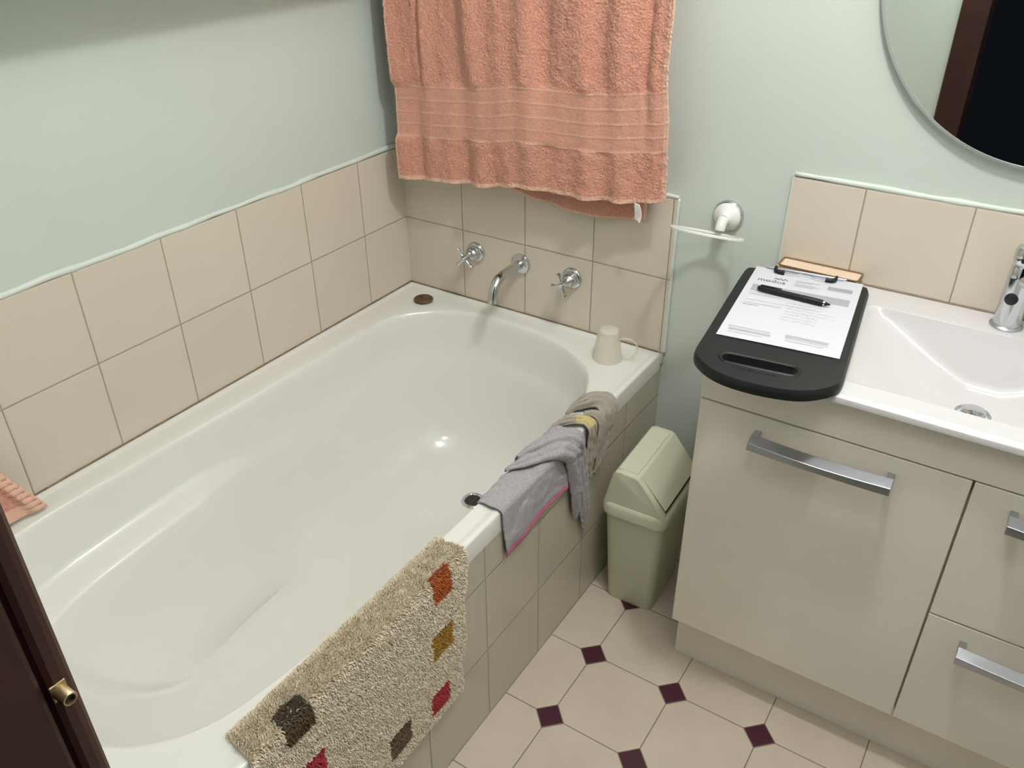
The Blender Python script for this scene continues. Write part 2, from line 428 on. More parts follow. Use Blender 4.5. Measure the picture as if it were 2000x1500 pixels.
for k in range(2):
    a = k*math.pi/2; box(bm, -.0010, .0010, -.021, .021, .0015, .0021, 1, Matrix.Translation(DC) @ Matrix.Rotation(a, 4, 'Z'))
o = obj('drain_shade', bm, [DARKHOLE, RUST]); o['label'] = 'dark disc painted for the shade in the drain'; inpar(o, tub)  # flat dark disc stands for the shade down the drain

# ------------------------------------------------------------ wall taps and spout
def tap(x, z, rot, label):
    t = thing('wall_tap', label, 'tap', (x, -TT, z), 'bath taps on the tiles')
    bm = bmesh.new(); lathe(bm, (0, 0, 0), (0, -1, 0), [(0, .028), (.004, .0285), (.008, .027), (.011, .022), (.011, .0)], 40, cap=False)
    obj('wall_flange', bm, CHROME, t, True, 40)
    bm = bmesh.new(); lathe(bm, (0, 0, 0), (0, -1, 0), [(.009, .0205), (.022, .0200), (.029, .0165), (.034, .0100), (.037, .0075), (.046, .0065), (.049, .0085), (.062, .0085), (.066, .006), (.067, 0)], 32, cap=False)
    obj('tap_body', bm, CHROME, t, True, 40)
    bm = bmesh.new()
    for k in range(4):
        a = rot+k*math.pi/2; d = Vector((math.cos(a), 0, math.sin(a)))
        lathe(bm, Vector((0, -.056, 0)), d, [(0, .0045), (.012, .0042), (.022, .0048), (.026, .0062), (.030, .0062), (.032, .004), (.0325, 0)], 16, cap=False)
    obj('cross_handle', bm, CHROME, t, True, 45)
    return t
tap(.247, .677, .80, 'chrome cross-head bath tap left of the spout'); tap(.548, .673, .32, 'chrome cross-head bath tap right of the spout')
t = thing('bath_spout', 'curved chrome bath spout on the tiles between two taps', 'spout', (.392, -TT, .676))
bm = bmesh.new(); lathe(bm, (0, 0, 0), (0, -1, 0), [(0, .028), (.004, .0285), (.008, .027), (.011, .020), (.011, .0)], 40, cap=False)
obj('wall_flange', bm, CHROME, t, True, 40)
pts = [(0, -.008, 0), (0, -.05, 0), (0, -.09, -.001)]
for k in range(1, 9):
    a = k/8*math.radians(78); pts.append((0, -.09-.045*math.sin(a), -.001-.045*(1-math.cos(a))))
a = math.radians(78); pts += [(0, pts[-1][1]-.02*math.cos(a), pts[-1][2]-.022), ]
bm = bmesh.new(); tube(bm, pts, .0130, 24)
obj('spout_pipe', bm, CHROME, t, True, 50)
bm = bmesh.new(); e = Vector(pts[-1]); d = (Vector(pts[-1])-Vector(pts[-2])).normalized(); lathe(bm, e+d*.0003, d, [(0, 0), (0, .0105)], 20, cap=False)
obj('outlet_shade', bm, DARKHOLE, t)  # flat dark disc paints the shade inside the pipe end

# ------------------------------------------------------------ plug and cup on the deck
t = thing('bath_plug', 'brown rubber bath plug lying on the back left corner of the bathtub', 'plug', (.121, -.094, .5300))
bm = bmesh.new(); lathe(bm, (0, 0, 0), (0, 0, 1), [(0, .019), (.003, .021), (.0035, .0265), (.008, .0272), (.0095, .0255), (.0095, .020), (.0088, .018), (.0088, 0)], 40, cap=False)
obj('plug_body', bm, RUST, t, True, 40)
bm = bmesh.new(); lathe(bm, (0, 0, .0088), (0, 0, 1), [(0, .006), (.003, .004), (.006, .0045), (.008, 0)], 16, cap=False)
obj('plug_knob', bm, RUST, t, True)
t = thing('plastic_cup', 'frosted cream plastic cup upside down on the back right corner of the bathtub', 'cup', (.706, -.103, .5300))
bm = bmesh.new(); lathe(bm, (0, 0, 0), (0, 0, 1), [(0, .0365), (.002, .038), (.004, .0365), (.076, .0262), (.081, .0235), (.083, .018), (.083, 0), (.0815, 0), (.0815, .0175), (.079, .022), (.074, .0250), (.004, .0350), (0, .0350), (0, .0365)], 44, cap=False)
obj('cup_body', bm, CUPM, t, True, 45)
bm = bmesh.new()
pts = catmull([(.034, .012, .012), (.052, .016, .010), (.066, .020, .022), (.068, .021, .045), (.050, .015, .060), (.027, .008, .058)], 6)
for i, p in enumerate(pts): pass
tube(bm, pts, .0024, 10)
obj('cup_handle', bm, CUPM, t, True)

# ------------------------------------------------------------ toothbrush ring holder
t = thing('ring_holder', 'white ring holder on a chrome-edged suction cup between towel and vanity', 'holder', (.932, 0, .915))
bm = bmesh.new(); lathe(bm, (0, 0, 0), (0, -1, 0), [(0, .034), (.003, .035), (.009, .034), (.012, .031), (.012, .0)], 44, cap=False)
obj('suction_ring', bm, CHROME, t, True, 40)
bm = bmesh.new(); lathe(bm, (0, 0, 0), (0, -1, 0), [(.011, .0305), (.016, .0295), (.021, .025), (.027, .017), (.034, .0125), (.038, .0118)], 36)
tube(bm, catmull([(0, -.034, 0), (0, -.042, -.006), (0, -.048, -.014), (0, -.050, -.020)], 5), [.0115]*15+[.009], 16)
obj('arm', bm, WHITEP, t, True, 60)
bm = bmesh.new(); tl = math.radians(19.5); C0 = Vector((-.005, -.116, -.005)); R = .074; n = 72
prof = [(-.0055, -.0022), (.0055, -.0022), (.0062, 0), (.0055, .0022), (-.0055, .0022), (-.0062, 0)]
rings = []
for i in range(n):
    a = 2*math.pi*i/n; rd = Vector((math.cos(a), -math.sin(a)*math.cos(tl), math.sin(a)*math.sin(tl))); nn = Vector((0, math.sin(tl), math.cos(tl)))
    rings.append([bm.verts.new(C0+rd*(R+u)+nn*v*1.2) for u, v in prof])
for i in range(n):
    a_, b_ = rings[i], rings[(i+1) % n]
    for k in range(6): bm.faces.new((a_[k], a_[(k+1) % 6], b_[(k+1) % 6], b_[k]))
obj('ring', bm, WHITEP, t, True, 50)

# ------------------------------------------------------------ round mirror
t = thing('round_mirror', 'round wall mirror with a thin grey edge above the vanity', 'mirror', (1.487, 0, 1.4405))
bm = bmesh.new(); lathe(bm, (0, 0, 0), (0, -1, 0), [(0, .3305), (.003, .3325), (.0165, .3328), (.018, .3318), (.0182, .3265), (.0170, .3262)], 128, cap=False)
obj('mirror_rim', bm, MEDGE, t, True, 40)
bm = bmesh.new(); lathe(bm, (0, 0, 0), (0, -1, 0), [(.0172, 0), (.0172, .3268)], 128, cap=False)
obj('mirror_glass', bm, MIRROR, t)

# ------------------------------------------------------------ vanity cabinet
VX0, VX1, VF = 1.0725, 1.969, -.4535
van = thing('vanity_cabinet', 'white vanity cabinet with a door, drawers and metal bar handles', 'cabinet', (1.52, -.22, 0))
bm = bmesh.new(); box(bm, VX0, VX0+.016, VF+.0185, -.0085, .145, .8125); box(bm, VX1-.016, VX1, VF+.0185, -.0085, .145, .8125); box(bm, VX0+.016, VX1-.016, -.0245, -.0085, .145, .8125)
box(bm, VX0+.016, VX1-.016, VF+.0185, -.0245, .145, .161); box(bm, 1.5335, 1.5495, VF+.0185, -.0245, .161, .72); box(bm, VX0, VX1, VF, VF+.0184, .7315, .8125)
inpar(obj('cabinet_body', bm, LACQ, bevel=.0012), van)
inpar(obj('kickboard', B(VX0+.003, VX1-.003, -.410, -.02, 0, .1448), LACQ, bevel=.001), van)
def bar_handle(name, parent, x0, x1, z):
    bm = bmesh.new(); n = 24
    # flat strap sloping down to a folded front lip, slightly bowed
    L = x1-x0
    def cs(u):
        x = x0+L*u; bw = math.sin(math.pi*u); yb = -.4735-.002*bw; yf = -.4950-.003*bw; zt_ = z+.0135-.003*bw
        return [(x, yb, zt_), (x, yf, zt_-.0075), (x, yf-.0010, z-.0095), (x, yf+.0012, z-.0100), (x, yf+.0020, zt_-.0100), (x, yb, zt_-.0025)]
    rs = [[bm.verts.new(p) for p in cs(i/n)] for i in range(n+1)]
    for a, b in zip(rs, rs[1:]):
        for k in range(6): bm.faces.new((a[k], a[(k+1) % 6], b[(k+1) % 6], b[k]))
    bm.faces.new(rs[0]); bm.faces.new(rs[-1])
    for xx in (x0, x1-.014):
        box(bm, xx, xx+.012, -.476, VF-.0004, z-.002, z+.0105)
    return inpar_child(obj(name, bm, SATIN, bevel=.0012), parent)
def inpar_child(o, p):
    # parent is itself an offset-free child of a thing placed away from the origin
    o.parent = p; o.matrix_parent_inverse = p.matrix_basis.inverted(); return o
def front(name, x0, x1, z0, z1, hx0, hx1, hz):
    o = inpar(obj(name, B(x0, x1, VF, VF+.018, z0, z1), LACQ, bevel=.0012), van)
    h = bar_handle('handle', o, hx0, hx1, hz); h.matrix_parent_inverse = Matrix.Identity(4)
    h['label'] = 'brushed metal bar handle'
    return o
front('door', VX0+.001, 1.5395, .145, .728, 1.183, 1.430, .687)
front('drawer', 1.5435, VX1-.001, .4345, .728, 1.603, 1.910, .688)
front('drawer', 1.5435, VX1-.001, .145, .4305, 1.603, 1.910, .388)

# basin top
def build_basin():
    x0, x1, y0, y1, zt = 1.058, 1.984, -.476, -TT-.0005, .8256
    bx0, bx1, by0, by1 = 1.272, 1.770, -.414, -.095
    cx = .5*(bx0+bx1)-.01; zb = .722
    def h(x, y):
        # floor rises towards both ends, back wall steep
        u = abs(x-cx)/(.5*(bx1-bx0))
        fl = zb+.006*min(1, abs(y+.22)/.2)+(zt-zb-.004)*(max(0, u-.10)/.90)**1.25
        bk = zt-(by1-y)*1.65; ft = zt-(y-by0)*3.2
        sd = zt-(min(x-bx0, bx1-x))*2.2
        k = 30
        # smooth maximum
        v = [fl, bk, ft, sd]; m_ = max(v); s = m_+math.log(sum(math.exp((q-m_)*k*4) for q in v))/(k*4)
        # round over to the deck
        d = zt-s
        if min(x-bx0, bx1-x, y-by0, by1-y) <= 0: return zt
        return zt-max(0, d)*ss(0, .012, d)-0 if d < .012 else s
    xs = sorted(set([x0, x0+.001, x0+.003]+[x1-.003, x1-.001, x1]+list(np.linspace(x0+.01, bx0-.006, 10))+list(np.linspace(bx0-.004, bx1+.004, 120))+list(np.linspace(bx1+.006, x1-.01, 10))))
    ys = sorted(set([y0, y0+.001, y0+.003, y0+.02]+list(np.linspace(by0-.006, by1+.006, 84))+[-.06, -.03, y1]))
    bm = bmesh.new()
    def top(x, y):
        z = h(x, y); e = min(x-x0, x1-x, y-y0)
        if e < .003: z -= (.003-e)*.6 if e > .0005 else .0025
        return z
    V_ = [[bm.verts.new((x, y, top(x, y))) for y in ys] for x in xs]
    for i in range(len(xs)-1):
        for j in range(len(ys)-1): bm.faces.new((V_[i][j], V_[i+1][j], V_[i+1][j+1], V_[i][j+1]))
    zbm = .8135
    lo = {}
    def down(v):
        if v not in lo: lo[v] = bm.verts.new((v.co.x, v.co.y, zbm))
        return lo[v]
    edge = [V_[i][0] for i in range(len(xs))]+[V_[-1][j] for j in range(1, len(ys))]+[V_[i][-1] for i in range(len(xs)-2, -1, -1)]+[V_[0][j] for j in range(len(ys)-2, 0, -1)]
    for a, b in zip(edge, edge[1:]+edge[:1]): bm.faces.new((a, b, down(b), down(a)))
    return bm, h
bmb, basin_h = build_basin()
bas = thing('washbasin', 'white ceramic basin top sitting on the vanity cabinet', 'basin', (1.52, -.24, .8135))
inpar(obj('basin_shell', bmb, CERAM, smooth=True, auto=40), bas)
dc = Vector((1.508, -.232, basin_h(1.508, -.232)+.0015))
bm = bmesh.new(); lathe(bm, dc, (0, 0, 1), [(-.004, .0305), (.0, .031), (.0018, .029), (.0012, .0255), (-.003, .0245), (-.003, 0)], 44, cap=False)
inpar(obj('waste_ring', bm, SATIN, smooth=True, auto=40), bas)
bm = bmesh.new(); lathe(bm, dc, (0, 0, 1), [(-.002, .018), (.006, .0215), (.0085, .020), (.0095, .012), (.0098, 0)], 40, cap=False)
inpar(obj('pop_up_plug', bm, CHROME, smooth=True, auto=40), bas)
bm = bmesh.new(); lathe(bm, dc, (0, 0, 1), [(-.0025, .0243), (-.0025, .012)], 40, cap=False)
inpar(obj('waste_gap_shade', bm, DARKHOLE), bas)  # flat dark ring paints the shade around the plug

# mixer tap
t = thing('basin_mixer', 'chrome mixer tap at the back of the white basin', 'tap', (1.513, -.052, .8256))
bm = bmesh.new(); lathe(bm, (0, 0, 0), (0, 0, 1), [(0, .0285), (.003, .029), (.006, .027), (.007, .0245)], 44); obj('base_ring', bm, SATIN, t, True, 40)
bm = bmesh.new(); lathe(bm, (0, 0, .006), (0, 0, 1), [(0, .0243), (.05, .0238), (.095, .0228), (.118, .0222), (.121, .020), (.121, 0)], 44, cap=False)
obj('tap_body', bm, CHROME, t, True, 40)
bm = bmesh.new()
tube(bm, [(.006, -.010, .100), (.030, -.041, .106), (.056, -.072, .108), (.070, -.088, .104)], [.0145, .0140, .0132, .0125], 24); obj('spout', bm, CHROME, t, True, 50)
bm = bmesh.new(); lathe(bm, (-.0045, -.0215, .064), (-.15, -1, .12), [(0, 0.0115), (.0038, .0112), (.0046, .0092), (.0046, 0)], 30, cap=False); obj('dark_disc', bm, DARKHOLE, t, True, 40)
bm = bmesh.new(); lathe(bm, (0, 0, .128), (0, 0, 1), [(0, .0215), (.004, .0232), (.024, .0235), (.031, .021), (.034, .012), (.0345, 0)], 40)
tube(bm, [(.003, -.004, .150), (.021, -.027, .158), (.039, -.050, .168), (.050, -.063, .173)], [.0125, .0105, .0085, .007], 18)
obj('lever', bm, CHROME, t, True, 45)
bm = bmesh.new(); lathe(bm, (-.005, -.0225, .139), (-.1, -1, .1), [(0, .0042), (.0018, .004), (.0018, 0)], 18, cap=False); obj('index_button', bm, DARKHOLE, t)

# soap tray
t = thing('soap_tray', 'small peach tray with a brown rim behind the clipboard', 'tray', (1.153, -.032, .8256))
def rrect(w_, h_, r, n=6):
    out = []
    for cx, cy, a0 in ((w_/2-r, h_/2-r, 0), (-w_/2+r, h_/2-r, 90), (-w_/2+r, -h_/2+r, 180), (w_/2-r, -h_/2+r, 270)):
        for k in range(n+1):
            a = math.radians(a0+90*k/n); out.append((cx+r*math.cos(a), cy+r*math.sin(a)))
    return out
def loft(bm, loops, closed_bottom=True, mi=None):
    R = [[bm.verts.new(p) for p in L] for L in loops]; n = len(R[0])
    for q, (a, b) in enumerate(zip(R, R[1:])):
        for i in range(n):
            f = bm.faces.new((a[i], a[(i+1) % n], b[(i+1) % n], b[i]))
            if mi: f.material_index = mi[q]
    bm.faces.new(R[0]); bm.faces.new(R[-1])
lp = lambda w_, h_, r, z: [(x, y, z) for x, y in rrect(w_, h_, r)]
bm = bmesh.new(); loft(bm, [lp(.154, .036, .006, 0), lp(.166, .0465, .007, .0235), lp(.1625, .043, .006, .0235), lp(.160, .0405, .006, .0195)])
obj('tray_dish', bm, PEACH, t, False)
bm = bmesh.new(); tube(bm, [(x, y, .0237) for x, y in rrect(.165, .0455, .007)], .0019, 8, closed=True)
obj('tray_rim', bm, BROWNE, t, True)
o = bmesh.new(); lathe(o, (1.0665, -.028, .8258), (0, 0, 1), [(0, .005), (.006, .0062), (.011, .0045), (.013, 0)], 16)
tag(obj('soap_scrap', o, mat('pale_yellow_soap', (.75, .66, .34), .4, var=.1, vscale=80), smooth=True), 'tiny pale yellow soap scrap at the left end of the peach tray', 'soap')

# ------------------------------------------------------------ clipboard, form, pen
CB = Matrix.Translation((1.012, -.092, .8262)) @ Matrix(((.9921, .1255, 0, 0), (.1255, -.9921, 0, 0), (0, 0, 1, 0), (0, 0, 0, 1)))   # (w, l, z)
ZB = .0210
clip = thing('clipboard', 'black clipboard with a slot handle lying on the left end of the vanity', 'clipboard', (1.15, -.3, .8262))
ol = catmull([(.004, .012, 0), (.018, .001, 0), (.06, -.002, 0), (.128, -.003, 0), (.20, -.002, 0), (.238, .001, 0), (.252, .014, 0), (.253, .06, 0), (.2535, .20, 0), (.2535, .33, 0), (.253, .395, 0), (.244, .425, 0), (.215, .455, 0), (.18, .471, 0), (.128, .477, 0), (.076, .471, 0), (.04, .455, 0), (.010, .425, 0), (-.0005, .392, 0), (-.0005, .33, 0), (0, .20, 0), (.001, .06, 0)], 5, True)
def slot_pts(cw, cl, hw, hl, n):
    out = []
    for i in range(n):
        a = 2*math.pi*i/n; c, s = math.cos(a), math.sin(a)
        out.append((cw+(hw-hl)*(1 if c > 0 else -1)*min(1, abs(c)*3)+hl*c, cl+hl*s))
    return out
bm = bmesh.new()
def offs(P, d):
    N = len(P); out = []
    for i in range(N):
        t = (P[(i+1) % N]-P[i-1]).normalized(); nrm = Vector((-t.y, t.x, 0)); out.append(P[i]+nrm*d)
    return out
# area sign decides which way is inward
ar = sum(ol[i].x*ol[(i+1) % len(ol)].y-ol[(i+1) % len(ol)].x*ol[i].y for i in range(len(ol)))
sg = 1 if ar > 0 else -1
loops = []
for d, z in ((.003, 0), (.0005, .002), (0, .006), (0, .012), (.0012, .0160), (.004, ZB)):
    loops.append([bm.verts.new((p.x, p.y, z)) for p in offs(ol, d*sg)])
for a, b in zip(loops, loops[1:]):
    for i in range(len(a)): bm.faces.new((a[i], a[(i+1) % len(a)], b[(i+1) % len(a)], b[i]))
def fill_between(outer, inner):
    es = []
    for L in (outer, inner):
        for i in range(len(L)):
            e = bm.edges.get((L[i], L[(i+1) % len(L)])) or bm.edges.new((L[i], L[(i+1) % len(L)])); es.append(e)
    bmesh.ops.triangle_fill(bm, use_beauty=True, edges=es)
st0 = [bm.verts.new((x, y, ZB)) for x, y in slot_pts(.115, .4045, .071, .0205, 40)]
st1 = [bm.verts.new((x, y, ZB+.002)) for x, y in slot_pts(.115, .4045, .068, .0175, 40)]
st2 = [bm.verts.new((x, y, ZB)) for x, y in slot_pts(.115, .4045, .064, .0140, 40)]
st3 = [bm.verts.new((x, y, .0)) for x, y in slot_pts(.115, .4045, .063, .0130, 40)]
for a, b in ((st0, st1), (st1, st2), (st2, st3)):
    for i in range(40): bm.faces.new((a[i], a[(i+1) % 40], b[(i+1) % 40], b[i]))
fill_between(loops[-1], st0); fill_between(loops[0], st3)
bm.transform(CB); inpar(obj('board', bm, BLACK, smooth=True, auto=28), clip)
# raised embossing below the slot
bm = bmesh.new()
for k, (u0, u1) in enumerate(((.085, .098), (.1, .112), (.115, .122), (.126, .138), (.141, .150))):
    box(bm, u0, u1, .4315, .4350, ZB, ZB+.0006)
bm.transform(CB); inpar(obj('embossing', bm, BLACK), clip)
bm = bmesh.new()
tube(bm, [(.040, -.006, ZB+.003), (.062, -.004, ZB+.004), (.128, -.004, ZB+.004), (.185, -.004, ZB+.004), (.205, -.006, ZB+.003)], .0022, 10)
box(bm, .045, .200, -.008, .0015, ZB-.001, ZB+.0020)
tube(bm, [(.083, .016, ZB+.0065), (.092, .0185, ZB+.0065), (.104, .0190, ZB+.007), (.113, .0155, ZB+.0075), (.120, .0095, ZB+.0085), (.127, .0095, ZB+.0085), (.135, .0145, ZB+.0075), (.142, .0185, ZB+.007), (.155, .0190, ZB+.0065), (.168, .0175, ZB+.0065)], .0011, 8)
bm.transform(CB); inpar(obj('clip_wire', bm, SATIN, smooth=True, auto=40), clip)
for (wa, wb) in ((.064, .084), (.185, .166)):
    bm = bmesh.new(); tube(bm, catmull([(wa, -.006, ZB+.006), (wa, .004, ZB+.0085), (lerp(wa, wb, .1), .013, ZB+.0065), (lerp(wa, wb, .5), .0165, ZB+.0055), (wb, .0175, ZB+.0055)], 4), [.0032]*8+[.0046]*9, 12)
    bm.transform(CB); inpar(obj('clip_foot', bm, BLACK, smooth=True, auto=50), clip)
ZP = ZB+.0012
form = thing('printed_form', 'white printed form held by the black clipboard', 'paper', tuple(CB @ Vector((.13, .16, ZP))))
bm = bmesh.new()
nw, nl = 10, 16
def pp(u, v, dz=0):
    w_ = lerp(lerp(.024, .021, v), lerp(.238, .237, v), u); l_ = lerp(-.004, .331, v)
    return (w_, l_, ZP+dz+.0009*math.sin(v*2.6)*math.sin(u*3.1))
def zat(w_, l_):
    v = (l_+.004)/.335; u = (w_-.0225)/.215; return ZP+.0009*math.sin(v*2.6)*math.sin(u*3.1)
V_ = [[bm.verts.new(pp(i/nw, j/nl)) for j in range(nl+1)] for i in range(nw+1)]
for i in range(nw):
    for j in range(nl): bm.faces.new((V_[i][j], V_[i+1][j], V_[i+1][j+1], V_[i][j+1]))
bm.normal_update()
def ink(w0, w1, l0, l1, mi):
    n = 6; zo = .00025+mi*.00002
    for k in range(n):
        a, b = lerp(w0, w1, k/n), lerp(w0, w1, (k+1)/n)
        bm.faces.new([bm.verts.new((x, y, zat(x, y)+zo)) for x, y in ((a, l0), (b, l0), (b, l1), (a, l1))]).material_index = mi
ink(.036, .224, .087, .118, 1); ink(.176, .223, .037, .056, 1); ink(.176, .223, .045, .0475, 2)
for l_ in (.036, .0415, .052, .0575, .063): ink(.112, .150+.012*math.sin(l_*900), l_, l_+.0022, 3)
ink(.034, .11, .286, .289, 3); ink(.036, .112, .294, .303, 3); ink(.037, .1, .309, .311, 3)
ink(.137, .212, .282, .292, 3); ink(.138, .212, .296, .298, 3); ink(.139, .205, .304, .306, 3)
ink(.036, .108, .176, .1785, 3); ink(.036, .066, .184, .187, 1); ink(.036, .17, .162, .163, 3); ink(.037, .15, .126, .1275, 3); ink(.037, .1, .134, .136, 3)
# pencilled scribble, loose strokes
rs = random.Random(3)
for row in range(7):
    l_ = .150+row*.0125; x = .112+rs.random()*.008
    while x < (.205 if row in (2, 3) else .178):
        dx = .002+rs.random()*.004; dy = (rs.random()-.5)*.009
        p, q = Vector((x, l_, 0)), Vector((x+dx, l_+dy, 0)); nn = Vector((-(q-p).y, (q-p).x, 0)).normalized()*.00045
        bm.faces.new([bm.verts.new((c.x, c.y, zat(c.x, c.y)+.0003)) for c in (p-nn, q-nn, q+nn, p+nn)]).material_index = 3
        x += dx*(.7+rs.random()*.8)
bm.transform(CB)
me = bpy.data.meshes.new('sheet'); bm.to_mesh(me); bm.free()
o = link_mesh('sheet', me, [PAPER, INKL, INKM, INKT, INKD]); inpar(o, form)
# letterhead wording and swoosh
cu = bpy.data.curves.new('letterhead', 'FONT'); cu.body = 'modus'; cu.size = .0205; cu.extrude = 0; cu.space_character = 1.02
tmp = bpy.data.objects.new('tmp', cu); COL.objects.link(tmp)
me = bpy.data.meshes.new_from_object(tmp.evaluated_get(bpy.context.evaluated_depsgraph_get())); bpy.data.objects.remove(tmp)
bm = bmesh.new(); bm.from_mesh(me)
bm.transform(Matrix(((1, 0, 0, .039), (0, -1, 0, .0665), (0, 0, 1, ZP+.0011), (0, 0, 0, 1))))
for k in range(3):
    P = catmull([(.070+k*.009, .0475, 0), (.0735+k*.009, .0415, 0), (.077+k*.009, .0465, 0), (.080+k*.009, .0480, 0)], 6)
    for a, b in zip(P, P[1:]):
        nn = Vector((-(b-a).y, (b-a).x, 0)).normalized()*.0009
        bm.faces.new([bm.verts.new((c.x, c.y, ZP+.0012)) for c in (a-nn, b-nn, b+nn, a+nn)])
bm.transform(CB); inpar(obj('letterhead', bm, INKD), form)
# pen
p0 = CB @ Vector((.050, .117, ZP+.0072)); p1 = CB @ Vector((.193, .137, ZP+.0072))
pen = thing('ballpoint_pen', 'black ballpoint pen lying across the white form', 'pen', tuple((p0+p1)/2))
d = (p1-p0).normalized(); L = (p1-p0).length
bm = bmesh.new(); lathe(bm, p0, d, [(0, 0), (0, .0030), (.004, .0050), (.012, .0060), (L*.62, .0062), (L*.62, .0066), (L-.016, .0063), (L-.014, .0050)], 24, cap=False)
inpar(obj('pen_barrel', bm, BLACK, smooth=True, auto=40), pen)
bm = bmesh.new(); lathe(bm, p0, d, [(L-.0145, .0051), (L-.011, .0046), (L-.0105, .0)], 20, cap=False); inpar(obj('metal_collar', bm, CHROME, smooth=True, auto=40), pen)
bm = bmesh.new(); lathe(bm, p0, d, [(L-.0112, .0042), (L-.002, .0016), (L, .0006), (L, 0)], 20, cap=False); inpar(obj('pen_tip', bm, BLACK, smooth=True, auto=40), pen)
bm = bmesh.new(); up_ = Vector((0, 0, 1)); sd = d.cross(up_)
q0 = p0+d*.006+up_*.0062; q1 = p0+d*.048+up_*.0078
vs = [q0-sd*.0018, q0+sd*.0018, q1+sd*.0014, q1-sd*.0014]
a_ = [bm.verts.new(v) for v in vs]; b_ = [bm.verts.new(v+up_*.0014) for v in vs]
bm.faces.new(a_); bm.faces.new(b_)
for i in range(4): bm.faces.new((a_[i], a_[(i+1) % 4], b_[(i+1) % 4], b_[i]))
inpar(obj('pocket_clip', bm, BLACK), pen)

# ------------------------------------------------------------ swing-top bin
BM = Matrix.Translation((.912, -.245, 0)) @ Matrix.Rotation(math.radians(3), 4, 'Z')
t = thing('swing_bin', 'cream plastic swing-top bin between bathtub and vanity', 'bin', (.912, -.245, 0))
t.rotation_euler.z = math.radians(2)
W_, D_ = .152, .222
bm = bmesh.new()
def rl(w_, d_, r, z, n=7): return [(x, y, z) for x, y in rrect(w_, d_, r, n)]
loft(bm, [rl(.118, .178, .018, 0), rl(.121, .181, .020, .003), rl(.146, .214, .022, .285)])
obj('bin_body', bm, BINP, t, True, 40)
bm = bmesh.new()
zc = .278
loops = [rl(.146, .214, .022, zc+.004), rl(.153, .222, .024, zc), rl(.160, .229, .026, zc+.004), rl(.162, .231, .026, zc+.026), rl(.158, .227, .025, zc+.032), rl(.152, .221, .024, zc+.036)]
loft(bm, loops)
obj('lid_collar', bm, BINL, t, True, 35)
# hood: profile across x, extruded along y with rounded ends
prof = [(-.075, zc+.034), (-.066, zc+.078), (-.056, zc+.118), (-.050, zc+.126), (-.040, zc+.129), (.000, zc+.128), (.008, zc+.124), (.072, zc+.044), (.075, zc+.034)]
bm = bmesh.new(); rings = []
for y, s, dz in ((-.109, .96, -.004), (-.1075, .99, -.001), (-.104, 1, 0), (0, 1, 0), (.104, 1, 0), (.1075, .99, -.001), (.109, .96, -.004)):
    rings.append([bm.verts.new((x*s, y, max(zc+.030, z+dz*(1 if z > zc+.05 else 0)))) for x, z in prof])
for a, b in zip(rings, rings[1:]):
    for i in range(len(prof)-1): bm.faces.new((a[i], a[i+1], b[i+1], b[i]))
    bm.faces.new((a[-1], a[0], b[0], b[-1]))
bm.faces.new(rings[0]); bm.faces.new(rings[-1])
obj('lid_hood', bm, BINL, t, True, 25)
# flap on the sloping side
bm = bmesh.new(); a, b = Vector((.006, 0, zc+.1275)), Vector((.070, 0, zc+.0495)); dd = (b-a); nn = Vector((-dd.z, 0, dd.x)).normalized(); nn = -nn if nn.z < 0 else nn
for i, (u0, u1) in enumerate(((0.02, 1.0),)):
    c0, c1 = a.lerp(b, u0), a.lerp(b, u1)
    vs = []
    for q in (0, .003):
        for (c, y) in ((c0, -.093), (c1, -.093), (c1, .093), (c0, .093)): vs.append(bm.verts.new(Vector((c.x, y, c.z))+nn*(q-.0022)+(nn*.004 if c is c1 else nn*0)))
    for f in ((0, 1, 2, 3), (4, 5, 6, 7), (0, 1, 5, 4), (1, 2, 6, 5), (2, 3, 7, 6), (3, 0, 4, 7)): bm.faces.new([vs[k] for k in f])
fl_ = obj('swing_flap', bm, BINL, t, bevel=.0015)
bm = bmesh.new(); c1 = b+nn*.0006; c2 = b+dd.normalized()*.006+nn*.0006
vs = [bm.verts.new(Vector((c.x, y, c.z))) for c, y in ((c1, -.092), (c2, -.092), (c2, .092), (c1, .092))]; bm.faces.new(vs)
o = obj('flap_gap_shade', bm, DARKHOLE, t); o['label'] = 'dark strip painted as shade under the swing flap'  # flat dark strip paints the shade below the flap
# top panel
obj('top_panel', B(-.048, .000, -.094, .094, zc+.1285, zc+.1302), BINL, t, bevel=.0012)

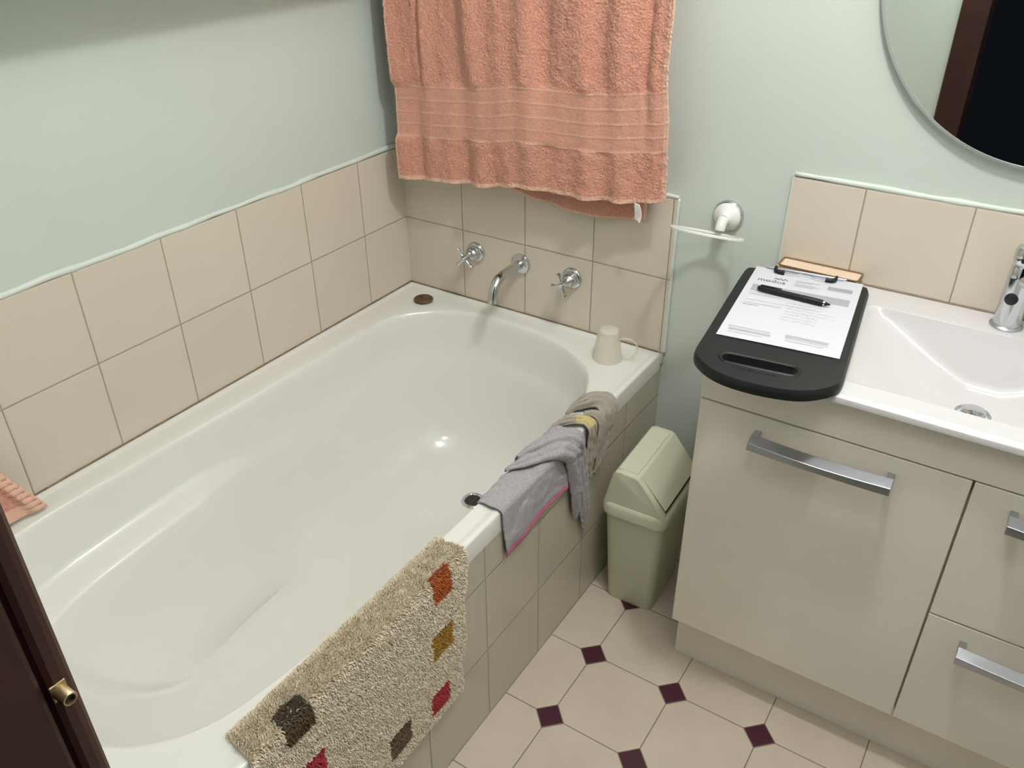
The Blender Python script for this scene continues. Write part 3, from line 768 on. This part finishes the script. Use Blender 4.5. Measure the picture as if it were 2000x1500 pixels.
# ------------------------------------------------------------ peach bath towel on its rail (rail is above the picture)
BOT = [(.072, .878), (.15, .882), (.268, .890), (.35, .897), (.43, .9125), (.476, .914), (.56, .914), (.631, .918), (.70, .926), (.751, .934), (.79, .940), (.812, .946)]
ZR, YR = 1.515, -.060
def fold(u, z):
    t_ = ss(1.45, 1.0, z)
    f = .0085*math.sin(u*34+.7*math.sin(z*5))*(.35+.65*(1-.5*t_)) + .004*math.sin(u*61+1.3+z*2.2) + .0035*math.sin(u*17+z*3+.5)
    # the two flattened side folds
    f += -.016*ss(.10, .055, u) + .012*math.exp(-((u-.115)/.012)**2)*ss(1.02, 1.2, z) - .014*ss(.93, .965, u)*ss(.95, 1.1, z) + .012*math.exp(-((u-.925)/.012)**2)*ss(1.0, 1.2, z)
    # woven band is stiffer and hangs flatter
    return f
def towel_front(u, v):
    # v: 0 at the hem, rising
    xb = lerp(.0765, .8125, u); b = interp(BOT, xb); zt = ZR
    s = v*(zt-b); z = b+s
    xl = interp([(.88, .0765), (1.1, .075), (1.27, .068), (1.6, .066)], z); xr = interp([(.94, .8125), (1.12, .808), (1.2, .797), (1.35, .800), (1.6, .80)], z)
    x = lerp(xl, xr, u)
    band = ss(.10, .12, s)*ss(.25, .228, s)
    y = -.088+fold(u, z)*(1-.55*band)
    if s < .1: y += .004*math.sin(u*48+1)*(1-s/.1)
    k = ss(1.40, ZR, z); y = lerp(y, YR-.012, k)
    y += (.0022*noise.noise(Vector((x*230, z*230, 3.1)))+.0022*noise.noise(Vector((x*60, z*45, 8.1))))*(1-.6*band)+.007*noise.noise(Vector((x*14, z*4, 1.7)))
    # woven ridges: lines stand proud
    for L in (.112, .143, .172, .203, .234): y -= .0010*math.exp(-((s-L)/.0022)**2)
    return Vector((x, y, z))
NU, NVV = 380, 360
def tow_mi(u, v):
    xb = lerp(.0765, .8125, u); s = v*(ZR-interp(BOT, xb))
    if s < .010 or u < .007 or u > .988: return 1
    for L in (.112, .143, .172, .203, .234):
        if abs(s-L) < .0011: return 3
    if .110 < s < .236: return 2
    return 0
towel = thing('bath_towel', 'large peach towel with pale woven stripes hanging above the bath taps', 'towel', (.44, YR, ZR))
bm = grid_mesh(NU, NVV, towel_front, tow_mi)
o = inpar(obj('front_fall', bm, [TERRY, THEM, TBAND, TLINE], smooth=True), towel)
md = o.modifiers.new('thick', 'SOLIDIFY'); md.thickness = .004; md.offset = 1
BOTB = [(.07, .93), (.30, .905), (.377, .888), (.45, .872), (.523, .862), (.60, .860), (.655, .863), (.72, .870), (.745, .874)]
def towel_back(u, v):
    xb = lerp(.085, .750, u); b = interp(BOTB, xb); z = lerp(b, ZR+.014, v); x = xb
    y = -.036+.005*math.sin(u*21+1)+.003*math.sin(u*43); k = ss(1.38, ZR, z); y = lerp(y, YR+.010, k)
    if v > .985: y = YR
    return Vector((x, y+.001*noise.noise(Vector((x*200, z*200, 9))), z))
bm = grid_mesh(120, 120, towel_back, lambda u, v: 1 if v < .012 or u < .01 or u > .99 else 0)
o = inpar(obj('back_fall', bm, [TERRY, THEM], smooth=True), towel)
md = o.modifiers.new('thick', 'SOLIDIFY'); md.thickness = .004; md.offset = 0
bm = bmesh.new()
for k in range(2): 
    zz = .936-k*.0
bm = grid_mesh(6, 14, lambda u, v: Vector((.746+.016*u+.004*math.sin(v*3), -.096-.004*math.sin(v*4+u*2)-.003*u, .938-.040*v-.006*u*v)))
o = inpar(obj('care_tag', bm, TWHITE, smooth=True), towel); o['label'] = 'white care tag'
md = o.modifiers.new('thick', 'SOLIDIFY'); md.thickness = .0007
t = thing('towel_rail', 'chrome towel rail carrying the peach towel, fixed above the bath taps', 'rail', (.44, 0, ZR))
bm = bmesh.new(); tube(bm, [(-.42, YR, 0), (.42, YR, 0)], .0085, 16); obj('rail_bar', bm, CHROME, t, True, 40)
for sx in (-.415, .415):
    bm = bmesh.new(); lathe(bm, (sx, 0, 0), (0, -1, 0), [(0, .022), (.006, .022), (.008, .011), (.060, .011), (.072, .011), (.073, 0)], 24, cap=False); obj('bracket', bm, CHROME, t, True, 40)

# small pink towel hanging into view at the left edge
def lt(u, v):
    # u across (0 = free edge), v downwards; slanted free edge
    y = lerp(lerp(-1.535, -1.193, v), lerp(-1.60, -1.60, v), u)
    z = lerp(1.215, .5395+.010*math.sin(u*2.5), v)
    rib = .0040*math.cos(v*330)*ss(.10, .0, u)
    x = .040+.030*ss(.7, 1, v)+.006*math.sin(u*14+v*3)*(1+1.2*(1-v))-.012*ss(.15, 0, v)+rib+.006*math.exp(-((u-.05)/.02)**2)
    return Vector((x, y, z))
lt_o = grid_mesh(90, 420, lt, lambda u, v: 1 if (u < .055) else (2 if v > .962 else 0))
o = obj('hand_towel', lt_o, [TERRY, THEM, THEM], smooth=True)
tag(o, 'pink towel corner with a ribbed hem over the bathtub rim by the dark door frame', 'towel')
md = o.modifiers.new('thick', 'SOLIDIFY'); md.thickness = .004

# ------------------------------------------------------------ things draped over the bath edge
XO, ZT_ = .8085, .5318
def rimP(s, off):
    """s>0 down the tiled side, s<0 across the rim and into the tub. returns point (x,z), normal"""
    r = .006+off; q = r*math.pi/2; wtop = .046
    if s > q/2:
        return (XO+off, ZT_-.006-(s-q/2)), (1, 0)
    if s > -q/2:
        a = (s+q/2)/q*math.pi/2   # 0 top .. 90 side
        return (XO-.006+r*math.sin(a), ZT_-.006+r*math.cos(a)), (math.sin(a), math.cos(a))
    d = -s-q/2
    if d < wtop-.012: return (XO-.006-d, ZT_+off), (0, 1)
    d2 = d-(wtop-.012); r2_ = .014+off; q2 = r2_*1.15
    if d2 < q2:
        a = d2/r2_; return (XO-.006-(wtop-.012)-r2_*math.sin(a), ZT_-.014+r2_*math.cos(a)), (-math.sin(a), math.cos(a))
    a = 1.15; x_ = XO-.006-(wtop-.012)-r2_*math.sin(a); z_ = ZT_-.014+r2_*math.cos(a); e = d2-q2
    return (x_-e*math.cos(a)*.55, z_-e*math.sin(a)), (-math.sin(a), math.cos(a))
def rp(y, s, off):
    (x, z), _ = rimP(s, off); return Vector((x, y, z))
def rnorm(s, off):
    _, n_ = rimP(s, off); return Vector((n_[0], 0, n_[1]))

# rug -------------------------------------------------
def rug_y(u, s):
    sn = max(0, s)/.34
    y1 = -.858-.034*sn+.004*math.sin(s*40); y0 = -1.346-.020*max(0, min(1, (s+.08)/.12))
    return lerp(y0, y1, u)
def rug_s(v, u): return lerp(-.0735-.018*math.sin(u*6.5+.6)*.35+.010*ss(.3, 0, u)*0, .338, v)
SQ = [(-.908, -.960, -.006, .050, 1), (-.912, -.972, .120, .178, 2), (-.933, -.987, .262, .316, 3), (-1.048, -1.105, .248, .305, 5), (-1.242, -1.290, .100, .155, 3), (-1.248, -1.302, -.024, .036, 4), (-1.13, -1.185, .34, .36, 1)]
def sq_at(y, s):
    y += .003*noise.noise(Vector((y*120, s*120, 0)))
    sk = .10*(s)
    for y1, y0, s0, s1, m_ in SQ:
        if y0 < y < y1 and s0 < s < s1: return m_
    return 0
rug = thing('bath_mat', 'shaggy cream bath mat with coloured squares over the edge of the bathtub', 'bath mat', (.81, -1.1, .5315))
bm = grid_mesh(60, 60, lambda u, v: rp(rug_y(u, rug_s(v, u)), rug_s(v, u), .003))
o = inpar(obj('mat_backing', bm, P_CREAM, smooth=True), rug); md = o.modifiers.new('thick', 'SOLIDIFY'); md.thickness = .002; md.offset = 0
rr = random.Random(11); vco = []; fac = []; fmi = []
nU, nV = 175, 150
for i in range(nU):
    for j in range(nV):
        for rep in range(2):
            u = (i+rr.random())/nU; v = (j+rr.random())/nV; s = rug_s(v, u); y = rug_y(u, s); mi = sq_at(y, s)
            b0 = rp(y, s, .0035); n_ = rnorm(s, .003)
            cl_ = noise.noise(Vector((y*70, s*70, 5)))*.8; c2_ = noise.noise(Vector((y*70, s*70, 15)))*.8
            tg = Vector((-n_.z, 0, n_.x)) if n_.x > .5 else Vector((-1, 0, 0)); tg = Vector((n_.z, 0, -n_.x))  # 'down' direction
            ln_ = .0075+.003*rr.random()+.002*noise.noise(Vector((y*40, s*40, 2)))
            lean = Vector((0, 1, 0))*(cl_+rr.uniform(-.45, .45))+tg*(c2_+rr.uniform(-.4, .4)+.25)
            d_ = (n_+lean*.62).normalized(); tip = b0+d_*ln_
            wd = .0010+.0005*rr.random(); a0 = rr.random()*6.28
            e1, e2 = frame_of(d_)
            k0 = len(vco)
            for q in range(3):
                a = a0+q*2.094; vco.append(b0+(e1*math.cos(a)+e2*math.sin(a))*wd)
            m_p = b0+d_*ln_*.75+tg*.0006
            for q in range(3):
                a = a0+q*2.094; vco.append(m_p+(e1*math.cos(a)+e2*math.sin(a))*wd*.95)
            vco.append(tip+tg*.0008)
            for q in range(3):
                q2 = (q+1) % 3
                fac.append((k0+q, k0+q2, k0+3+q2, k0+3+q)); fac.append((k0+3+q, k0+3+q2, k0+6)); fmi += [mi, mi]
me = bpy.data.meshes.new('pile'); me.from_pydata([tuple(v) for v in vco], [], fac)
o = link_mesh('pile', me, [P_CREAM, P_ORANGE, P_MUST, P_RED, P_DBRN, P_BRN]); me.polygons.foreach_set('material_index', fmi); inpar(o, rug)

# grey cloth -------------------------------------------
def fuzz(p, a=.0006): return a*noise.noise(p*330)
wash = thing('washcloth', 'crumpled lilac-grey cloth with a pink hem hanging over the bathtub edge', 'cloth', (.81, -.56, .5315))
def base_pt(u, v):
    # u along y from -.735 to -.45
    y = lerp(-.737, -.44, u)
    s0 = -.055-.012*math.sin(u*5); s1 = interp([(0, .122), (.25, .118), (.5, .105), (.75, .108), (1, .112)], u)
    s = lerp(s0, s1, v); off = .003+.0035*(.5+.5*math.sin(y*75+s*14))*ss(.01, .06, abs(s))+.002*math.sin(y*31+s*50)+.003*noise.noise(Vector((y*50, s*40, 3)))
    off = max(.0025, off)
    yy = y+.010*max(0, s)/.12*(1-u)
    return rp(yy, s, off+fuzz(Vector((y, s, 1))))
bm = grid_mesh(110, 80, base_pt, lambda u, v: 1 if v > .915 else 0)
o = inpar(obj('cloth_fall', bm, [GREYC, PINK], smooth=True), wash); md = o.modifiers.new('thick', 'SOLIDIFY'); md.thickness = .0022; md.offset = 1
def ribbon(name, ctrl, mats, parent, ripple=.0015, fr_=3, n=70, m=24, seed=0, mif=None, th=.0022, off0=.004):
    """ctrl: (y, s, halfwidth, bulge, base offset) along the length"""
    P = catmull([(c[0], c[1], 0) for c in ctrl], 12); Q = catmull([(c[2], c[3], c[4]) for c in ctrl], 12); N = len(P)-1
    def fn(u, v):
        i = min(int(u*N), N-1); f = u*N-i; p = P[i].lerp(P[i+1], f); q = Q[i].lerp(Q[i+1], f)
        t = (P[min(i+1, N)]-P[max(i-1, 0)]).normalized(); nn = Vector((-t.y, t.x, 0)); k = v*2-1
        c = p+nn*(k*q.x)
        o_ = q.z+q.y*math.sqrt(max(0, 1-k*k))**1.2+ripple*math.sin(k*fr_*3.1+seed+u*4)+.0034*noise.noise(Vector((c.x*60, c.y*60, seed)))
        return rp(c.x, c.y, max(off0, o_)+fuzz(Vector((c.x, c.y, seed))))
    bm = grid_mesh(n, m, fn, mif)
    o = inpar(obj(name, bm, mats, smooth=True), parent); md = o.modifiers.new('thick', 'SOLIDIFY'); md.thickness = th; md.offset = 1
    return o
# broad upper layer lying on the rim and falling to a tail
ribbon('cloth_fold', [(-.475, -.072, .036, .003, .008), (-.468, -.03, .034, .003, .009), (-.458, .01, .033, .003, .010), (-.450, .06, .030, .004, .010), (-.435, .12, .027, .006, .010), (-.420, .18, .024, .008, .009), (-.408, .235, .018, .008, .007), (-.400, .288, .006, .004, .006)], [GREYC], wash, .0022, 3.2, 90, 26, 1)
# rolled fold running from the inner edge across the rim and down
ribbon('cloth_fold', [(-.628, -.070, .006, .004, .010), (-.600, -.052, .015, .008, .011), (-.560, -.032, .020, .012, .012), (-.520, -.010, .021, .014, .013), (-.492, .020, .020, .014, .014), (-.478, .06, .018, .013, .013), (-.466, .11, .016, .011, .012), (-.456, .17, .012, .009, .010), (-.446, .225, .005, .004, .008)], [GREYC], wash, .002, 2, 90, 22, 2)
ribbon('cloth_fold', [(-.585, -.074, .008, .006, .012), (-.545, -.060, .017, .010, .016), (-.505, -.040, .020, .012, .018), (-.475, -.012, .019, .012, .018), (-.455, .02, .014, .008, .015), (-.446, .05, .006, .004, .012)], [GREYC], wash, .002, 2.5, 60, 20, 4)
# taupe cloth
tau = thing('face_cloth', 'scrunched taupe cloth with a yellow patch on the bathtub edge nearest the wall', 'cloth', (.81, -.36, .5315))
ribbon('cloth_loop', [(-.372, -.082, .012, .004, .006), (-.345, -.066, .022, .010, .010), (-.318, -.046, .028, .016, .012), (-.308, -.018, .030, .018, .012), (-.318, .012, .030, .014, .012), (-.330, .05, .028, .010, .011), (-.338, .09, .026, .008, .010), (-.350, .13, .020, .006, .008), (-.366, .150, .008, .003, .006)], [TAUPE], tau, .003, 3.4, 90, 26, 7)
ribbon('cloth_loop', [(-.452, -.078, .008, .005, .005), (-.430, -.064, .013, .008, .006), (-.408, -.046, .016, .008, .007), (-.392, -.022, .018, .007, .008), (-.388, .006, .020, .006, .009), (-.390, .05, .022, .006, .008), (-.394, .09, .022, .006, .008), (-.392, .122, .016, .005, .007), (-.386, .142, .007, .003, .006)], [TAUPE, YELLOW], tau, .0025, 3, 90, 24, 9, mif=lambda u, v: 1 if (.30 < u < .50 and .15 < v < .95) else 0)
ribbon('cloth_loop', [(-.372, -.03, .006, .004, .012), (-.365, -.01, .010, .008, .016), (-.362, .02, .011, .009, .017), (-.370, .06, .010, .008, .015), (-.380, .10, .006, .005, .012)], [TAUPE], tau, .0015, 2, 50, 16, 12)

# bolt keeper on the door frame
t = thing('bolt_keeper', 'small brass bolt keeper screwed to the dark door frame', 'keeper', (DX0, -1.6575, 1.250))
bm = bmesh.new(); box(bm, .0002, .0014, -.0042, .0042, -.0052, .0052)
obj('plate', bm, BRASS, t, bevel=.0006)
bm = bmesh.new(); lathe(bm, (.001, 0, 0), (1, 0, 0), [(0, .0038), (.0085, .0038), (.0090, .0034), (.0090, .0027), (.003, .0026), (.003, 0)], 24, cap=False)
obj('barrel', bm, BRASS, t, True, 40)
bm = bmesh.new(); lathe(bm, (.0052, 0, 0), (1, 0, 0), [(.003, 0), (.003, .00265)], 20, cap=False); obj('bolt_hole_shade', bm, DARKHOLE, t)  # flat dark disc painted as shade within the barrel

# ceiling lamp fitting around the bulb (above the picture)
t = thing('light_fitting', 'round white ceiling lamp over the middle of the bathroom', 'lamp', (1.30, -.70, HC))
bm = bmesh.new(); lathe(bm, (0, 0, 0), (0, 0, -1), [(0, .055), (.012, .055), (.018, .03), (.060, .022), (.062, 0)], 32, cap=False); obj('lamp_holder', bm, WHITEP, t, True, 40)
t = thing('light_fitting', 'round white lamp added near the doorway for fill light', 'lamp', (1.50, -1.30, HC))  # made-up fitting above the added fill light
bm = bmesh.new(); lathe(bm, (0, 0, 0), (0, 0, -1), [(0, .055), (.012, .055), (.018, .025), (.030, .02), (.032, 0)], 32, cap=False); obj('lamp_holder', bm, WHITEP, t, True, 40)
t = thing('towel_hook', 'chrome hook on the left wall holding the pink hand towel', 'hook', (0, -1.568, 1.225))
bm = bmesh.new(); lathe(bm, (0, 0, 0), (1, 0, 0), [(0, .018), (.004, .018), (.006, .006)], 24, cap=False)
tube(bm, catmull([(.004, 0, 0), (.03, 0, -.004), (.055, 0, 0), (.062, 0, .016)], 6), .0045, 10)
obj('hook_arm', bm, CHROME, t, True, 40)
